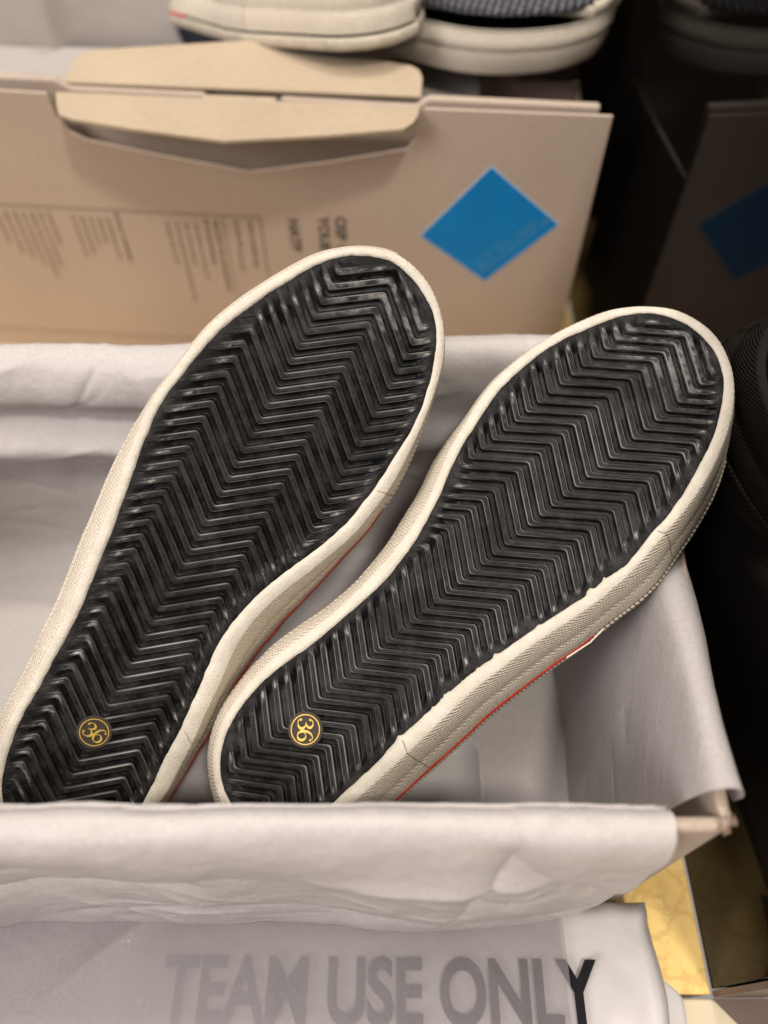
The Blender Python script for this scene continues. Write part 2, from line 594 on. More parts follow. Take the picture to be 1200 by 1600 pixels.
# ------------------------------------------------------------------ the sneakers
RIGHT_SHOE = dict(
  origin=[0.0357, 0.1588, 0.1425], x_axis=[0.7123, -0.6782, -0.1809], y_axis=[0.6902, 0.63, 0.3559], normal=[-0.1274, -0.3784, 0.9168],
  tread=[(-18.2,123.7),(-12.3,127.6),(-3.1,130.6),(4.6,130.6),(12.6,128.6),(19.6,124.5),(24.9,119.1),(30.2,110.9),(34.9,100.9),(38.0,91.1),(40.5,80.5),(43.1,65.3),(43.3,51.8),(44.3,41.8),(44.0,34.8),(42.0,26.9),(41.4,18.9),(38.6,7.5),(35.8,-3.8),(33.2,-15.3),(30.9,-26.5),(28.8,-39.1),(27.5,-56.2),(26.4,-69.2),(26.1,-85.7),(24.9,-99.8),(24.4,-106.2),(20.6,-118.4),(12.6,-127.8),(4.5,-132.1),(-2.6,-133.4),(-8.5,-132.0),(-15.2,-128.2),(-19.7,-123.3),(-23.6,-116.4),(-25.9,-107.8),(-27.1,-96.7),(-26.0,-83.3),(-23.5,-71.3),(-21.8,-58.6),(-20.5,-45.3),(-19.6,-31.5),(-21.0,-15.3),(-24.7,0.5),(-27.8,10.5),(-33.1,24.5),(-36.5,38.9),(-39.6,57.6),(-38.9,72.4),(-37.0,85.9),(-33.1,97.1),(-27.3,110.8),(-22.9,118.2)],
  rim=[(-18.5,127.2),(-10.1,132.8),(0.4,135.0),(9.5,134.0),(17.3,130.5),(24.9,124.8),(31.7,116.4),(36.7,107.5),(40.9,96.5),(44.4,84.0),(46.2,71.2),(46.9,57.1),(47.4,44.7),(47.4,35.6),(46.5,27.4),(45.6,19.5),(43.1,7.8),(40.3,-3.5),(37.9,-15.1),(35.8,-27.1),(34.0,-39.4),(33.0,-56.1),(32.2,-69.3),(31.2,-83.9),(30.0,-96.7),(29.1,-103.4),(25.2,-119.5),(15.5,-130.6),(3.1,-136.7),(-7.4,-135.5),(-16.0,-130.9),(-22.0,-125.3),(-26.5,-117.9),(-29.2,-109.0),(-30.7,-97.5),(-30.4,-83.4),(-28.3,-71.0),(-25.9,-58.1),(-24.7,-44.0),(-24.7,-30.0),(-25.3,-16.4),(-28.0,-1.2),(-30.8,8.8),(-36.5,22.9),(-40.4,37.7),(-43.8,56.9),(-43.1,72.4),(-40.7,86.1),(-37.1,97.8),(-31.0,112.4),(-24.9,121.0)],
  flare=[(0.09,5.9),(0.11,6.4),(0.13,7.6),(0.16,8.3),(0.19,9.8),(0.21,11.3),(0.24,9.7),(0.26,9.0),(0.27,10.4),(0.33,11.0),(0.38,10.7),(0.42,9.9),(0.44,10.3),(0.62,7.9),(0.64,8.2),(0.67,7.9),(0.70,7.1),(0.73,7.0),(0.76,8.2),(0.78,8.9),(0.81,7.6),(0.84,5.9),(0.86,4.3)],
  lattice=((-22.76,77.48),(0.75,5.98),(18.60,14.51),(17.86,-13.31)),
  badge=(-1.8,-93.5))

LEFT_SHOE = dict(
  origin=[-0.0638, 0.1598, 0.1457], x_axis=[0.8412, -0.3056, -0.4461], y_axis=[0.5245, 0.6613, 0.5362], normal=[0.1312, -0.685, 0.7166],
  tread=[(-15.3,123.1),(-6.9,128.0),(1.0,130.2),(10.1,128.7),(18.1,125.4),(24.2,121.4),(28.5,116.1),(32.6,108.3),(36.3,97.8),(38.7,86.4),(39.6,76.3),(39.4,65.6),(39.2,54.8),(38.4,45.4),(37.0,34.6),(33.4,22.9),(29.2,12.3),(24.9,1.7),(21.2,-9.8),(19.0,-21.3),(18.2,-33.8),(20.3,-48.5),(21.9,-61.7),(23.4,-75.1),(23.9,-84.5),(25.3,-97.7),(25.7,-109.1),(24.2,-120.3),(16.7,-132.6),(3.9,-140.2),(-8.4,-140.3),(-17.9,-135.3),(-24.2,-127.6),(-27.3,-120.7),(-29.6,-112.3),(-32.2,-97.7),(-32.5,-81.1),(-33.2,-65.8),(-33.6,-54.8),(-34.4,-45.0),(-37.2,-26.5),(-39.9,-8.4),(-43.6,11.1),(-46.2,26.2),(-47.2,36.6),(-46.3,48.3),(-44.8,59.9),(-42.9,70.6),(-38.9,82.5),(-33.4,95.5),(-27.3,107.5),(-22.3,116.0)],
  rim=[(-16.0,126.0),(-8.5,130.6),(-1.0,133.3),(8.6,132.9),(17.7,129.7),(25.8,123.6),(30.9,117.6),(35.7,109.1),(39.0,98.3),(41.4,86.9),(42.7,77.1),(43.9,64.7),(44.2,53.6),(43.2,43.4),(41.8,32.7),(37.7,19.7),(33.6,8.3),(29.4,-2.3),(26.4,-13.1),(24.9,-23.0),(25.0,-33.6),(26.8,-46.1),(28.0,-58.4),(30.0,-73.4),(30.6,-83.0),(31.6,-96.6),(30.8,-107.4),(29.8,-121.2),(21.6,-136.4),(6.6,-145.1),(-8.9,-146.1),(-20.2,-139.3),(-27.6,-129.4),(-32.5,-116.8),(-35.6,-101.0),(-36.0,-83.7),(-37.2,-68.0),(-37.6,-55.9),(-38.9,-44.6),(-41.6,-27.9),(-43.9,-9.6),(-47.3,10.0),(-49.9,27.1),(-50.6,37.8),(-49.5,49.1),(-48.2,61.1),(-46.2,72.6),(-42.0,85.0),(-36.3,97.5),(-29.7,109.8),(-24.2,118.1)],
  flare=[(0.11,4.4),(0.13,4.4),(0.17,6.2),(0.19,6.7),(0.23,8.3),(0.25,10.1),(0.28,13.7),(0.32,13.6),(0.34,10.2),(0.36,7.7),(0.40,7.2),(0.42,5.5),(0.45,6.8),(0.62,7.1),(0.63,5.8),(0.67,6.9),(0.71,8.0),(0.75,7.7),(0.78,7.8),(0.81,6.3),(0.83,4.4),(0.85,2.7)],
  lattice=((-13.45,63.81),(-0.33,6.43),(18.39,15.23),(19.61,-15.69)),
  badge=(-5.5,-88.0))


N_RING = 1200


def sole_curve(x, y):
    """toe spring, heel lift and side crown of the sole, in millimetres away from the ground"""
    x = np.asarray(x, float)
    y = np.asarray(y, float)
    z = -np.clip((y - 60) / 70, 0, 2) ** 2 * 4.5
    z = z - np.clip((-105 - y) / 40, 0, 2) ** 2 * 1.5
    return z - (x / 45) ** 2 * 0.7


def build_shoe(name, label, D, matrix, group, tread=True, stripe='red_stripe', stripe_span=(0.0, 1.0), upper_mat='dark_mesh', badge_turn=0.0, seed=1, fade=(11, 6), seg_light=(1.0, 1.0)):  # last pair: strength of painted light on flat and steep rib segments
    root = thing(name, label, 'sneaker', group, matrix)
    c0, L0 = closed_spline(D['tread'], N_RING)
    c1, L1 = closed_spline(D['rim'], N_RING)
    s = np.arange(N_RING) / N_RING
    # outward normals of the rim line
    tg = np.roll(c1, -1, 0) - np.roll(c1, 1, 0)
    tg /= np.linalg.norm(tg, axis=1)[:, None]
    nr = np.c_[-tg[:, 1], tg[:, 0]]
    if ((c1 - c1.mean(0)) * nr).sum() < 0:
        nr = -nr
    for _ in range(40):
        nr = 0.25 * np.roll(nr, 1, 0) + 0.5 * nr + 0.25 * np.roll(nr, -1, 0)
    nr /= np.linalg.norm(nr, axis=1)[:, None]
    fl = D['flare']
    fs = np.array([q[0] for q in fl]); fo = np.array([q[1] for q in fl])
    flare = np.interp(s, np.r_[fs[-1] - 1, fs, fs[0] + 1], np.r_[fo[-1], fo, fo[0]])
    for _ in range(160):
        flare = 0.25 * np.roll(flare, 1) + 0.5 * flare + 0.25 * np.roll(flare, -1)
    # ragged paint line between rim and tread
    rag = 0.20 * fbm(np.c_[s * 170, s * 0 + seed], seed, 2)
    teeth = np.clip(vnoise(np.c_[s * 150, s * 0 + 3.3], seed + 9) + 0.25 * vnoise(np.c_[s * 560, s * 0 + 1.3], seed + 19), 0, 1) ** 3 * 2.6
    side = (s > 0.24) & (s < 0.42) & (D is RIGHT_SHOE)
    inner = c0 - nr * (rag * 0.8 + np.where(side, teeth, 0.05 * teeth))[:, None]

    def ring(xy, dz):
        return np.c_[xy, sole_curve(xy[:, 0], xy[:, 1]) + dz] / 1000.0

    # foxing: face of the rim, then the flaring wall with its two bands
    prof = [(inner, -1.0), (inner, 0.18), (inner * 0.6 + c1 * 0.4, 0.34), (c1 - nr * 0.15, 0.30), (c1 + nr * 0.35, -0.25)]
    uvv = [0.0, 0.6, 1.2, 2.0, 3.2]
    wob = 0.10 * fbm(np.c_[s * 60, s * 0], seed + 40, 3)
    for d in (2.0, 4, 6.5, 9, 11.5, 13, 14, 15, 17, 19.5, 22, 24):
        off = np.where(c1[:, 0] < 0, flare * min(1.0, d / 17.0) ** 0.8 - 0.30 * max(0, d - 16), flare * (d / 24.0) ** 0.85)
        bulge = 0.5 * math.sin(math.pi * min(1, d / 13.0)) if d < 13 else (-0.35 if d < 14.5 else 0.45 * math.sin(math.pi * (d - 14) / 10.5))
        prof.append((c1 + nr * (off + bulge + wob * min(1, d / 6))[:, None], -d))
        uvv.append(2.6 + d)
    V = np.vstack([ring(p, z) for p, z in prof])
    nR = len(prof)
    V = V.reshape(nR, N_RING, 3).transpose(1, 0, 2).reshape(-1, 3)
    # a UV seam where the tape meets: duplicate the first column
    V = np.vstack([V, V[:nR]])
    U = np.c_[np.repeat(np.arange(N_RING + 1) / N_RING * L1, nR), np.tile(uvv, N_RING + 1)]
    mesh_obj('foxing', V, [f[::-1] for f in grid_faces(N_RING + 1, nR)], 'cream_rubber', root, True, uv=U)

    fl_end = np.where(c1[:, 0] < 0, flare - 2.6, flare)
    ht = 40 + 28 * smooth01((70 - c1[:, 1]) / 90)
    # red pinstripe
    st = []
    for d, o in ((23.7, -0.2), (23.8, 0.45), (24.8, 1.05), (25.2, 0.8)):
        st.append(ring(c1 + nr * (fl_end + o)[:, None], -d))
    V = np.stack(st, 1).reshape(-1, 3)
    mesh_obj('pinstripe', V, [f[::-1] for f in grid_faces(N_RING, 4, True) if stripe_span[0] <= f[0] / (4.0 * N_RING) <= stripe_span[1]], stripe, root, True)
    # cream band of canvas, then the upper
    wl = []
    for d, o in ((24.9, 0.6), (26.0, 1.3), (28.5, 1.9), (31, 1.4), (33, -1.6)):
        wl.append(ring(c1 + nr * (fl_end + o)[:, None], -d))
    V = np.stack(wl, 1).reshape(-1, 3)
    mesh_obj('welt', V, [f[::-1] for f in grid_faces(N_RING, 4, True)], 'cream_canvas', root, True)
    up = []
    cen = np.c_[np.zeros(N_RING), np.clip(c1[:, 1], -85, 85)]
    for f, o in ((0, -1.2), (0.15, -0.8), (0.35, -2.0), (0.6, -6), (0.8, -12), (0.93, -19), (1.0, -27)):
        q = c1 + nr * (fl_end + o)[:, None]
        q = q + (cen - q) * max(0, (f - 0.5)) * 0.5
        dep = 31 + (ht - 31) * f
        up.append(np.c_[q, sole_curve(q[:, 0], q[:, 1]) - dep] / 1000.0)
    V = np.stack(up, 1).reshape(-1, 3)
    F = [f[::-1] for f in grid_faces(N_RING, len(up), True)]
    n_ = len(up)
    V = np.vstack([V, np.c_[cen[:, 0] * 0, cen[:, 1] * 0.9, np.full(N_RING, -40.0)] / 1000.0])
    b0 = N_RING * n_
    for i in range(N_RING):
        j = (i + 1) % N_RING
        F.append((i * n_ + n_ - 1, b0 + i, b0 + j, j * n_ + n_ - 1))
    mesh_obj('upper', V, F, upper_mat, root, True)

    # outsole base plate under the tread
    base = c0 + (c1 - c0) * 0.35
    V = np.vstack([ring(base, -3.6), [[0, 0, -3.6e-3]]])
    n = N_RING
    sole = mesh_obj('outsole', V, [(i, (i + 1) % n, n) for i in range(n)], 'black_rubber', root, attr={'scuff': np.zeros(n + 1), 'worn_lit_top': np.zeros(n + 1), 'rubbed_lit_edge': np.zeros(n + 1)})
    if not tread:
        return root

    # herringbone ribs: one mesh per rib, groove centre to groove centre
    p0, T, Fv, Sv = [np.array(q) for q in D['lattice']]
    Wv = Fv + Sv
    A = np.array([[Wv[0], T[0]], [Wv[1], T[1]]])
    mf, nf = np.linalg.solve(A, Fv)
    ms = np.arange(-4.0, 4.0, 0.018)
    fine = np.arange(-4.3, 4.3, 0.003)
    fr = fine - np.floor(fine)
    zg = np.where(fr < mf, nf * fr / mf, nf * (1 - fr) / (1 - mf))
    kern = np.hanning(31); kern /= kern.sum()
    zg = np.convolve(zg, kern, 'same')
    zig = np.interp(ms, fine, zg)
    cols = np.array([0, .10, .150, .176, .200, .222, .242, .272, .315, .41, .5])
    hgt = np.array([0, -.045, -.115, -.185, -.32, -.70, -1.5, -2.4, -2.7, -2.8, -2.8])
    phis = np.r_[-cols[:0:-1], cols]
    prof_h = np.r_[hgt[:0:-1], hgt]
    # outline with fewer points for the tests
    o0 = c0[::8]
    nP = len(phis)
    span = np.abs(np.linalg.solve(A, (c0 - p0).T)).max(1)
    for kx in range(-int(span[1]) - 8, int(span[1]) + 9):
        ph = kx + phis
        MM, PP = np.meshgrid(ms, ph, indexing='ij')
        ZZ = np.repeat(zig[:, None], nP, 1)
        P = p0 + MM.ravel()[:, None] * Wv + (ZZ + PP).ravel()[:, None] * T
        near = (P[:, 0] > -62) & (P[:, 0] < 52) & (P[:, 1] > -150) & (P[:, 1] < 136)
        if not near.any():
            continue
        idx = np.nonzero(near)[0]
        ins = inside(o0, P[idx])
        d, arc = dist_poly(o0, P[idx])
        ok = ins | (d < 1.3)
        if ok.sum() < 12:
            continue
        sd = np.where(ins, d, -d)
        keep = np.zeros(len(P), bool)
        keep[idx[ok]] = True
        dd = np.zeros(len(P)); dd[idx] = sd
        ar = np.zeros(len(P)); ar[idx] = arc
        # fade of the groove towards the rim; wide on the first side, narrow on the other
        wl_ = np.where(P[:, 0] < -8, fade[0], fade[1])
        jit = vnoise(np.c_[ar * 90, np.full(len(P), kx * 0.37)], seed + 3)
        rag2 = fbm(P * 0.9, seed + 5, 3)
        mult = smooth01((dd - 1.7 - 1.0 * jit - 0.15 * rag2) / (wl_ * (0.75 + 0.25 * jit)))
        h0 = np.tile(prof_h, len(ms))
        aph = np.abs(np.tile(phis, len(ms)))
        h = h0 * mult
        # cracked line that runs on along the rib's lower edge into the flat margin
        lowedge = np.tile(np.exp(-((phis + 0.235) / 0.024) ** 2), len(ms))
        crackon = smooth01((dd - 0.8) / 1.5) * (1 - mult)
        h = h - 0.75 * lowedge * crackon * np.clip(0.7 + 0.8 * rag2, 0, 1)
        h = h + 0.035 * rag2 * (1 - mult) * (dd > 0)
        # rubbed places; edge and top tones also carry painted light
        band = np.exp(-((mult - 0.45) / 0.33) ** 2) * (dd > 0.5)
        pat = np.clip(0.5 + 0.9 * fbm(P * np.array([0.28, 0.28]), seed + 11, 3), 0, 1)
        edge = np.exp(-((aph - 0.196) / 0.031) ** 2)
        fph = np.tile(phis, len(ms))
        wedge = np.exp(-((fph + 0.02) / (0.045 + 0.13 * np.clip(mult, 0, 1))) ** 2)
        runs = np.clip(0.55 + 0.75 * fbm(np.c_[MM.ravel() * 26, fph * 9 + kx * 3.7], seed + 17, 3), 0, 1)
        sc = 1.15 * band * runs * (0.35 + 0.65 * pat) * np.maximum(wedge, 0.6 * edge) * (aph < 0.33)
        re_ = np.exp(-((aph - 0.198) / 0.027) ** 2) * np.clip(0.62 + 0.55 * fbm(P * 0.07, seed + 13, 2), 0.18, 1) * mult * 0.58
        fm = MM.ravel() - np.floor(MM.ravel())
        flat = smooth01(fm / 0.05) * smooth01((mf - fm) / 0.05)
        re_ = np.clip(re_ * (seg_light[1] + (seg_light[0] - seg_light[1]) * flat), 0, 1)  # lit and dim bands painted in: flat and steep segments weighted apart
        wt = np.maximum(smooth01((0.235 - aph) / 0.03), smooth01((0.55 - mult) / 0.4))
        wt = wt * np.clip(0.45 + 0.5 * (seg_light[1] + (seg_light[0] - seg_light[1]) * flat), 0, 1.3)  # same painted banding laid over the real wear of the tops
        toe = smooth01((P[:, 1] - 88) / 30)
        sc = np.maximum(sc, toe * 0.40 * pat * (aph < 0.26) * mult)
        z = sole_curve(P[:, 0], P[:, 1]) + h - np.where(dd < 0, 0.35, 0.0)
        gi = np.arange(len(P)).reshape(len(ms), nP)
        quad = np.stack([gi[:-1, :-1], gi[1:, :-1], gi[1:, 1:], gi[:-1, 1:]], -1).reshape(-1, 4)
        quad = quad[keep[quad].all(1)]
        if len(quad) < 8:
            continue
        used, inv = np.unique(quad, return_inverse=True)
        Vr = np.c_[P[used], z[used]] / 1000.0
        q = inv.reshape(-1, 4)
        v0, v1, v3 = Vr[q[0, 0]], Vr[q[0, 1]], Vr[q[0, 3]]
        if np.cross(v1 - v0, v3 - v0)[2] < 0:
            q = q[:, ::-1]
        mesh_obj('tread_rib', Vr, q, 'black_rubber', sole, True, attr={'scuff': sc[used], 'worn_lit_top': wt[used], 'rubbed_lit_edge': re_[used]})

    # gold-printed size dot
    bx, by = D['badge']
    zb = sole_curve(bx, by) + 0.5
    dot = mesh_obj('size_dot', *disc(6.9e-3, 0.00035, 48), 'clear_film', root)
    dot.location = (bx / 1000, by / 1000, zb / 1000)
    dot.rotation_euler = (0, 0, badge_turn)
    V, F = ring_mesh(5.75e-3, 5.35e-3, 0.0, 64)
    o = mesh_obj('gold_ring', V, F, 'gold_foil', dot)
    o.location = (0, 0, 0.00042)
    V, F = size_numerals()
    o = mesh_obj('size_numeral', V, F, 'gold_foil', dot)
    o.location = (0, 0, 0.00042)
    return root


def disc(r, th, n):
    a = np.linspace(0, 2 * np.pi, n, endpoint=False)
    V = [(r * math.cos(t), r * math.sin(t), 0) for t in a] + [(r * 0.985 * math.cos(t), r * 0.985 * math.sin(t), th) for t in a]
    F = [(i, (i + 1) % n, n + (i + 1) % n, n + i) for i in range(n)]
    F += [tuple(range(n, 2 * n)), tuple(reversed(range(n)))]
    return V, F


def ring_mesh(r1, r2, z, n):
    a = np.linspace(0, 2 * np.pi, n, endpoint=False)
    V = [(r1 * math.cos(t), r1 * math.sin(t), z) for t in a] + [(r2 * math.cos(t), r2 * math.sin(t), z) for t in a]
    return V, [(i, (i + 1) % n, n + (i + 1) % n, n + i) for i in range(n)]


def curve_pts(pts, n=60):
    P = np.asarray(pts, float)
    P = np.vstack([2 * P[0] - P[1], P, 2 * P[-1] - P[-2]])
    o = []
    m = len(P) - 3
    for i in range(m):
        for t in np.linspace(0, 1, n // m + 2, endpoint=(i == m - 1)):
            p0, p1, p2, p3 = P[i:i + 4]
            o.append(0.5 * ((2 * p1) + (-p0 + p2) * t + (2 * p0 - 5 * p1 + 4 * p2 - p3) * t ** 2 + (-p0 + 3 * p1 - 3 * p2 + p3) * t ** 3))
    return np.array(o)


def ball(x, y, r, n=14):
    a = np.linspace(0, 2 * np.pi, n, endpoint=False)
    return [(x + r * math.cos(t), y + r * math.sin(t), 0.0001) for t in a], [tuple(range(n))]


def size_numerals():
    """the figures 36 in a fat-and-thin roman, centred, about 6 mm high"""
    three = curve_pts([(.07, .78, .05), (.13, .91, .05), (.26, .97, .05), (.40, .90, .11), (.45, .76, .14), (.39, .62, .10), (.27, .545, .05), (.18, .53, .045)])
    three2 = curve_pts([(.18, .53, .045), (.34, .51, .06), (.46, .40, .12), (.50, .26, .15), (.43, .10, .11), (.28, .03, .05), (.13, .06, .05), (.06, .18, .05)])
    six = curve_pts([(.46, .86, .05), (.39, .95, .05), (.29, .97, .05), (.15, .86, .09), (.06, .64, .13), (.04, .40, .15), (.09, .15, .11), (.24, .03, .05),
                     (.39, .11, .11), (.45, .29, .14), (.39, .48, .10), (.26, .56, .05), (.13, .48, .04), (.08, .36, .04)])
    parts = []
    H = 6.3e-3
    WX = 1.28
    for arr, dx in ((three, -.54), (three2, -.54), (six, .04)):
        V, F = stroke_mesh((arr[:, :2] + [dx, -.5]) * [H * WX, H], arr[:, 2] * H * 1.12, 0, 0.0001)
        parts.append((V, F))
    for x, y, r, dx in ((.09, .79, .075, -.54), (.09, .20, .08, -.54), (.44, .84, .07, .04)):
        V, F = ball((x + dx) * H * WX, (y - .5) * H, r * H)
        parts.append((V, F))
    return merge(parts)


def frame_matrix(D):
    m = Matrix.Identity(4)
    for i, key in enumerate(('x_axis', 'y_axis', 'normal')):
        for r_ in range(3):
            m[r_][i] = D[key][r_]
    for r_ in range(3):
        m[r_][3] = D['origin'][r_]
    return m


PAIR = 'pair of sneakers lying sole up in the open box'
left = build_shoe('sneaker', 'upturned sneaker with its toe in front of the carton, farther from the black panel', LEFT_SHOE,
                  frame_matrix(LEFT_SHOE), PAIR, badge_turn=R(-8), seed=11, fade=(12, 7), seg_light=(1.25, 0.40), stripe_span=(0.2, 0.62))
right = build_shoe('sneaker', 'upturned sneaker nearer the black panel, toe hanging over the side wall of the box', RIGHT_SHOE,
                   frame_matrix(RIGHT_SHOE), PAIR, badge_turn=R(-47.5), seed=23, fade=(8, 6), seg_light=(0.75, 1.35), stripe_span=(0.265, 0.62))

# the tape end that has come loose on the right-hand shoe
c1, _ = closed_spline(RIGHT_SHOE['rim'], 1200)
pts = [(0.262, 12.0, 10.5), (0.273, 13.6, 10.0), (0.290, 13.6, 9.6)]
V = []
for sfr, off, d in pts:
    p = c1[int(sfr * 1200)]
    q = c1[int(sfr * 1200) + 2] - c1[int(sfr * 1200) - 2]
    q = q / np.linalg.norm(q)
    nn = np.array([-q[1], q[0]])
    if nn @ p < 0:
        nn = -nn
    for w, e in ((0, 0), (0, .5), (1.0, .5), (1.0, 0)):
        V.append(np.r_[p + nn * (off * 0.8 + e), sole_curve(p[0], p[1]) - d - w * 0.9 + 2] / 1000)
F = []
for i in range(len(pts) - 1):
    for j in range(4):
        F.append((i * 4 + j, i * 4 + (j + 1) % 4, i * 4 + 4 + (j + 1) % 4, i * 4 + 4 + j))
F += [(0, 1, 2, 3), tuple(len(pts) * 4 - 4 + j for j in (3, 2, 1, 0))]
mesh_obj('loose_tape_end', V, F, 'cream_rubber', right, uv=np.zeros((len(V), 2)))


# ------------------------------------------------------------------ the open shoe box in front
box = thing('shoe_box', 'open kraft cardboard shoe box lined with white tissue, holding the two upturned sneakers', 'box',
            matrix=Matrix.Translation((0, 0.16, 0)))


def wall_prism(name, quad, z0, z1, mat, bevel=0.0018, dip=0.0):
    bm = bmesh.new()
    a = [bm.verts.new((x, y - 0.16, z0)) for x, y in quad]
    b = [bm.verts.new((x + (dip * 0.62 if y > 0.1 else 0.0), y - 0.16, z1 - (dip if y > 0.1 else 0.0))) for x, y in quad]
    bm.faces.new(a)
    bm.faces.new(b)
    for i in range(4):
        bm.faces.new((a[i], a[(i + 1) % 4], b[(i + 1) % 4], b[i]))
    bmesh.ops.recalc_face_normals(bm, faces=bm.faces)
    bmesh.ops.bevel(bm, geom=list(bm.edges), offset=bevel, segments=3, affect='EDGES', profile=0.5)
    return bm_obj(name, bm, mat, box, False)


wall_prism('front_wall', ((-0.300, 0.0560), (0.1078, 0.0560), (0.1078, 0.0608), (-0.300, 0.0608)), 0.003, 0.1462, 'kraft_card', 0.0024)
wall_prism('side_wall', ((0.1050, 0.0625), (0.1090, 0.0565), (0.1150, 0.2700), (0.1120, 0.2620)), 0.003, 0.1480, 'kraft_card', 0.0018, 0.050)
wall_prism('side_wall', ((-0.3000, 0.0625), (-0.2940, 0.0625), (-0.2940, 0.2630), (-0.3000, 0.2630)), 0.003, 0.1505, 'kraft_card')
wall_prism('rear_wall', ((-0.300, 0.2635), (0.1070, 0.2635), (0.1070, 0.2690), (-0.300, 0.2690)), 0.003, 0.150, 'kraft_card')
wall_prism('base', ((-0.300, 0.0555), (0.1080, 0.0555), (0.1130, 0.2690), (-0.300, 0.2690)), 0.0, 0.0028, 'kraft_card', 0.0006)
# the frayed corner
r = np.random.default_rng(5)
for j in range(3):
    n = 7
    V = []
    for i in range(n):
        t = i / (n - 1)
        x = 0.1045 + 0.0045 * t + r.normal(0, .0005)
        y = 0.0545 + 0.003 * j * 0.5 + 0.004 * t * t + r.normal(0, .0006)
        z = 0.1500 + 0.0018 * math.sin(t * 3) - 0.0035 * t * (j == 1) - 0.006 * t * (j == 2) + r.normal(0, .0004)
        V += [(x, y - 0.16, z), (x + .0010, y - 0.16 + .0022 + r.normal(0, .0004), z - .0012), (x + .0007, y - 0.16 + .0006, z - .0026 + r.normal(0, .0006))]
    F = []
    for i in range(n - 1):
        for q in range(3):
            F.append((i * 3 + q, i * 3 + (q + 1) % 3, i * 3 + 3 + (q + 1) % 3, i * 3 + 3 + q))
    F += [(0, 1, 2), (n * 3 - 1, n * 3 - 2, n * 3 - 3)]
    mesh_obj('torn_corner', V, F, 'kraft_edge' if j == 0 else 'kraft_card', box)


# ------------------------------------------------------------------ tissue paper
def path_spline(ctrl, n):
    P = curve_pts(ctrl, n * 3)
    S = np.r_[0, np.cumsum(np.linalg.norm(np.diff(P, axis=0), axis=1))]
    u = np.linspace(0, S[-1], n)
    return np.c_[np.interp(u, S, P[:, 0]), np.interp(u, S, P[:, 1])], u


def sheet(name, P, disp, mat, label):
    """P (nu,nv,3) base surface, disp (nu,nv) along the normal"""
    du = np.gradient(P, axis=0)
    dv = np.gradient(P, axis=1)
    nrm = np.cross(du, dv)
    nrm /= np.linalg.norm(nrm, axis=2)[:, :, None] + 1e-12
    Q = P + nrm * disp[:, :, None]
    nu, nv = P.shape[:2]
    o = mesh_obj(name, Q.reshape(-1, 3), grid_faces(nu, nv), mat, None, True)
    return tag(o, label, 'tissue paper', 'tissue sheets of the open box')


def soft(a, k=1):
    for _ in range(k):
        a = 0.25 * np.roll(a, 1, 0) + 0.5 * a + 0.25 * np.roll(a, -1, 0)
        a = 0.25 * np.roll(a, 1, 1) + 0.5 * a + 0.25 * np.roll(a, -1, 1)
    return a


def ridge(x, t, x0, t0, x1, t1, width, amp, ends=0.02):
    """a soft crease line from (x0,t0) to (x1,t1) on a sheet"""
    a = np.array([x0, t0]); b = np.array([x1, t1])
    ab = b - a
    L = np.linalg.norm(ab)
    u = ((x - a[0]) * ab[0] + (t - a[1]) * ab[1]) / L
    dperp = ((x - a[0]) * -ab[1] + (t - a[1]) * ab[0]) / L
    e = smooth01((u + ends) / (2 * ends)) * smooth01((L + ends - u) / (2 * ends))
    return amp * e * np.exp(-np.abs(dperp) / width)


def wrinkles(x, t, xr, tr, n, seed, amp):
    """many thin sharp creases of random length and direction"""
    g = np.random.default_rng(seed)
    out = np.zeros_like(x)
    for _ in range(n):
        a = (g.uniform(*xr), g.uniform(*tr))
        th = g.normal(0.0, 0.7)
        L = g.uniform(0.015, 0.055)
        b = (a[0] + L * math.cos(th), a[1] + L * math.sin(th))
        out += ridge(x, t, a[0], a[1], b[0], b[1], g.uniform(0.0012, 0.0035), g.choice([-1, 1]) * g.uniform(0.4, 1.0) * amp, 0.008)
    return out


# front sheet, over the near rim
nu, nv = 420, 200
xs = np.linspace(-0.31, 0.0895, nu)
P = np.zeros((nu, nv, 3))
TT = np.zeros((nu, nv)); XX = np.repeat(xs[:, None], nv, 1)
for i, x in enumerate(xs):
    zl = 0.043 if x > 0.0 else 0.043 - 0.004 * min(1, -x / 0.08)
    if x > 0.052:
        q = (x - 0.052) / (0.0895 - 0.052)
        zl = 0.043 + 0.062 * q ** 2.6
    # slack: the sheet bellies out more to the left
    b = 0.003 * math.sin(x * 26 + 1.0) + 0.002 * math.sin(x * 61)
    lift = 0.0012 * math.sin(x * 40 + 2)
    ctrl = [(0.0650, 0.06), (0.0646, 0.138), (0.0634, 0.1452 + lift), (0.0605, 0.1487 + lift), (0.0562, 0.1487 + lift), (0.0518, 0.1447), (0.0485, 0.136),
            (0.0465 - b * .5, 0.120), (0.0445 - b, 0.095), (0.0435 - b, 0.070), (0.0425 - b * .5, 0.040), (0.0420, 0.030)]
    yz, u = path_spline(ctrl, 400)
    k0 = np.argmax((yz[:, 1] <= zl) & (np.arange(400) > 200)) or 399
    uu = np.linspace(0, u[k0], nv)
    P[i, :, 0] = x
    P[i, :, 1] = np.interp(uu, u, yz[:, 0])
    P[i, :, 2] = np.interp(uu, u, yz[:, 1])
    TT[i] = uu
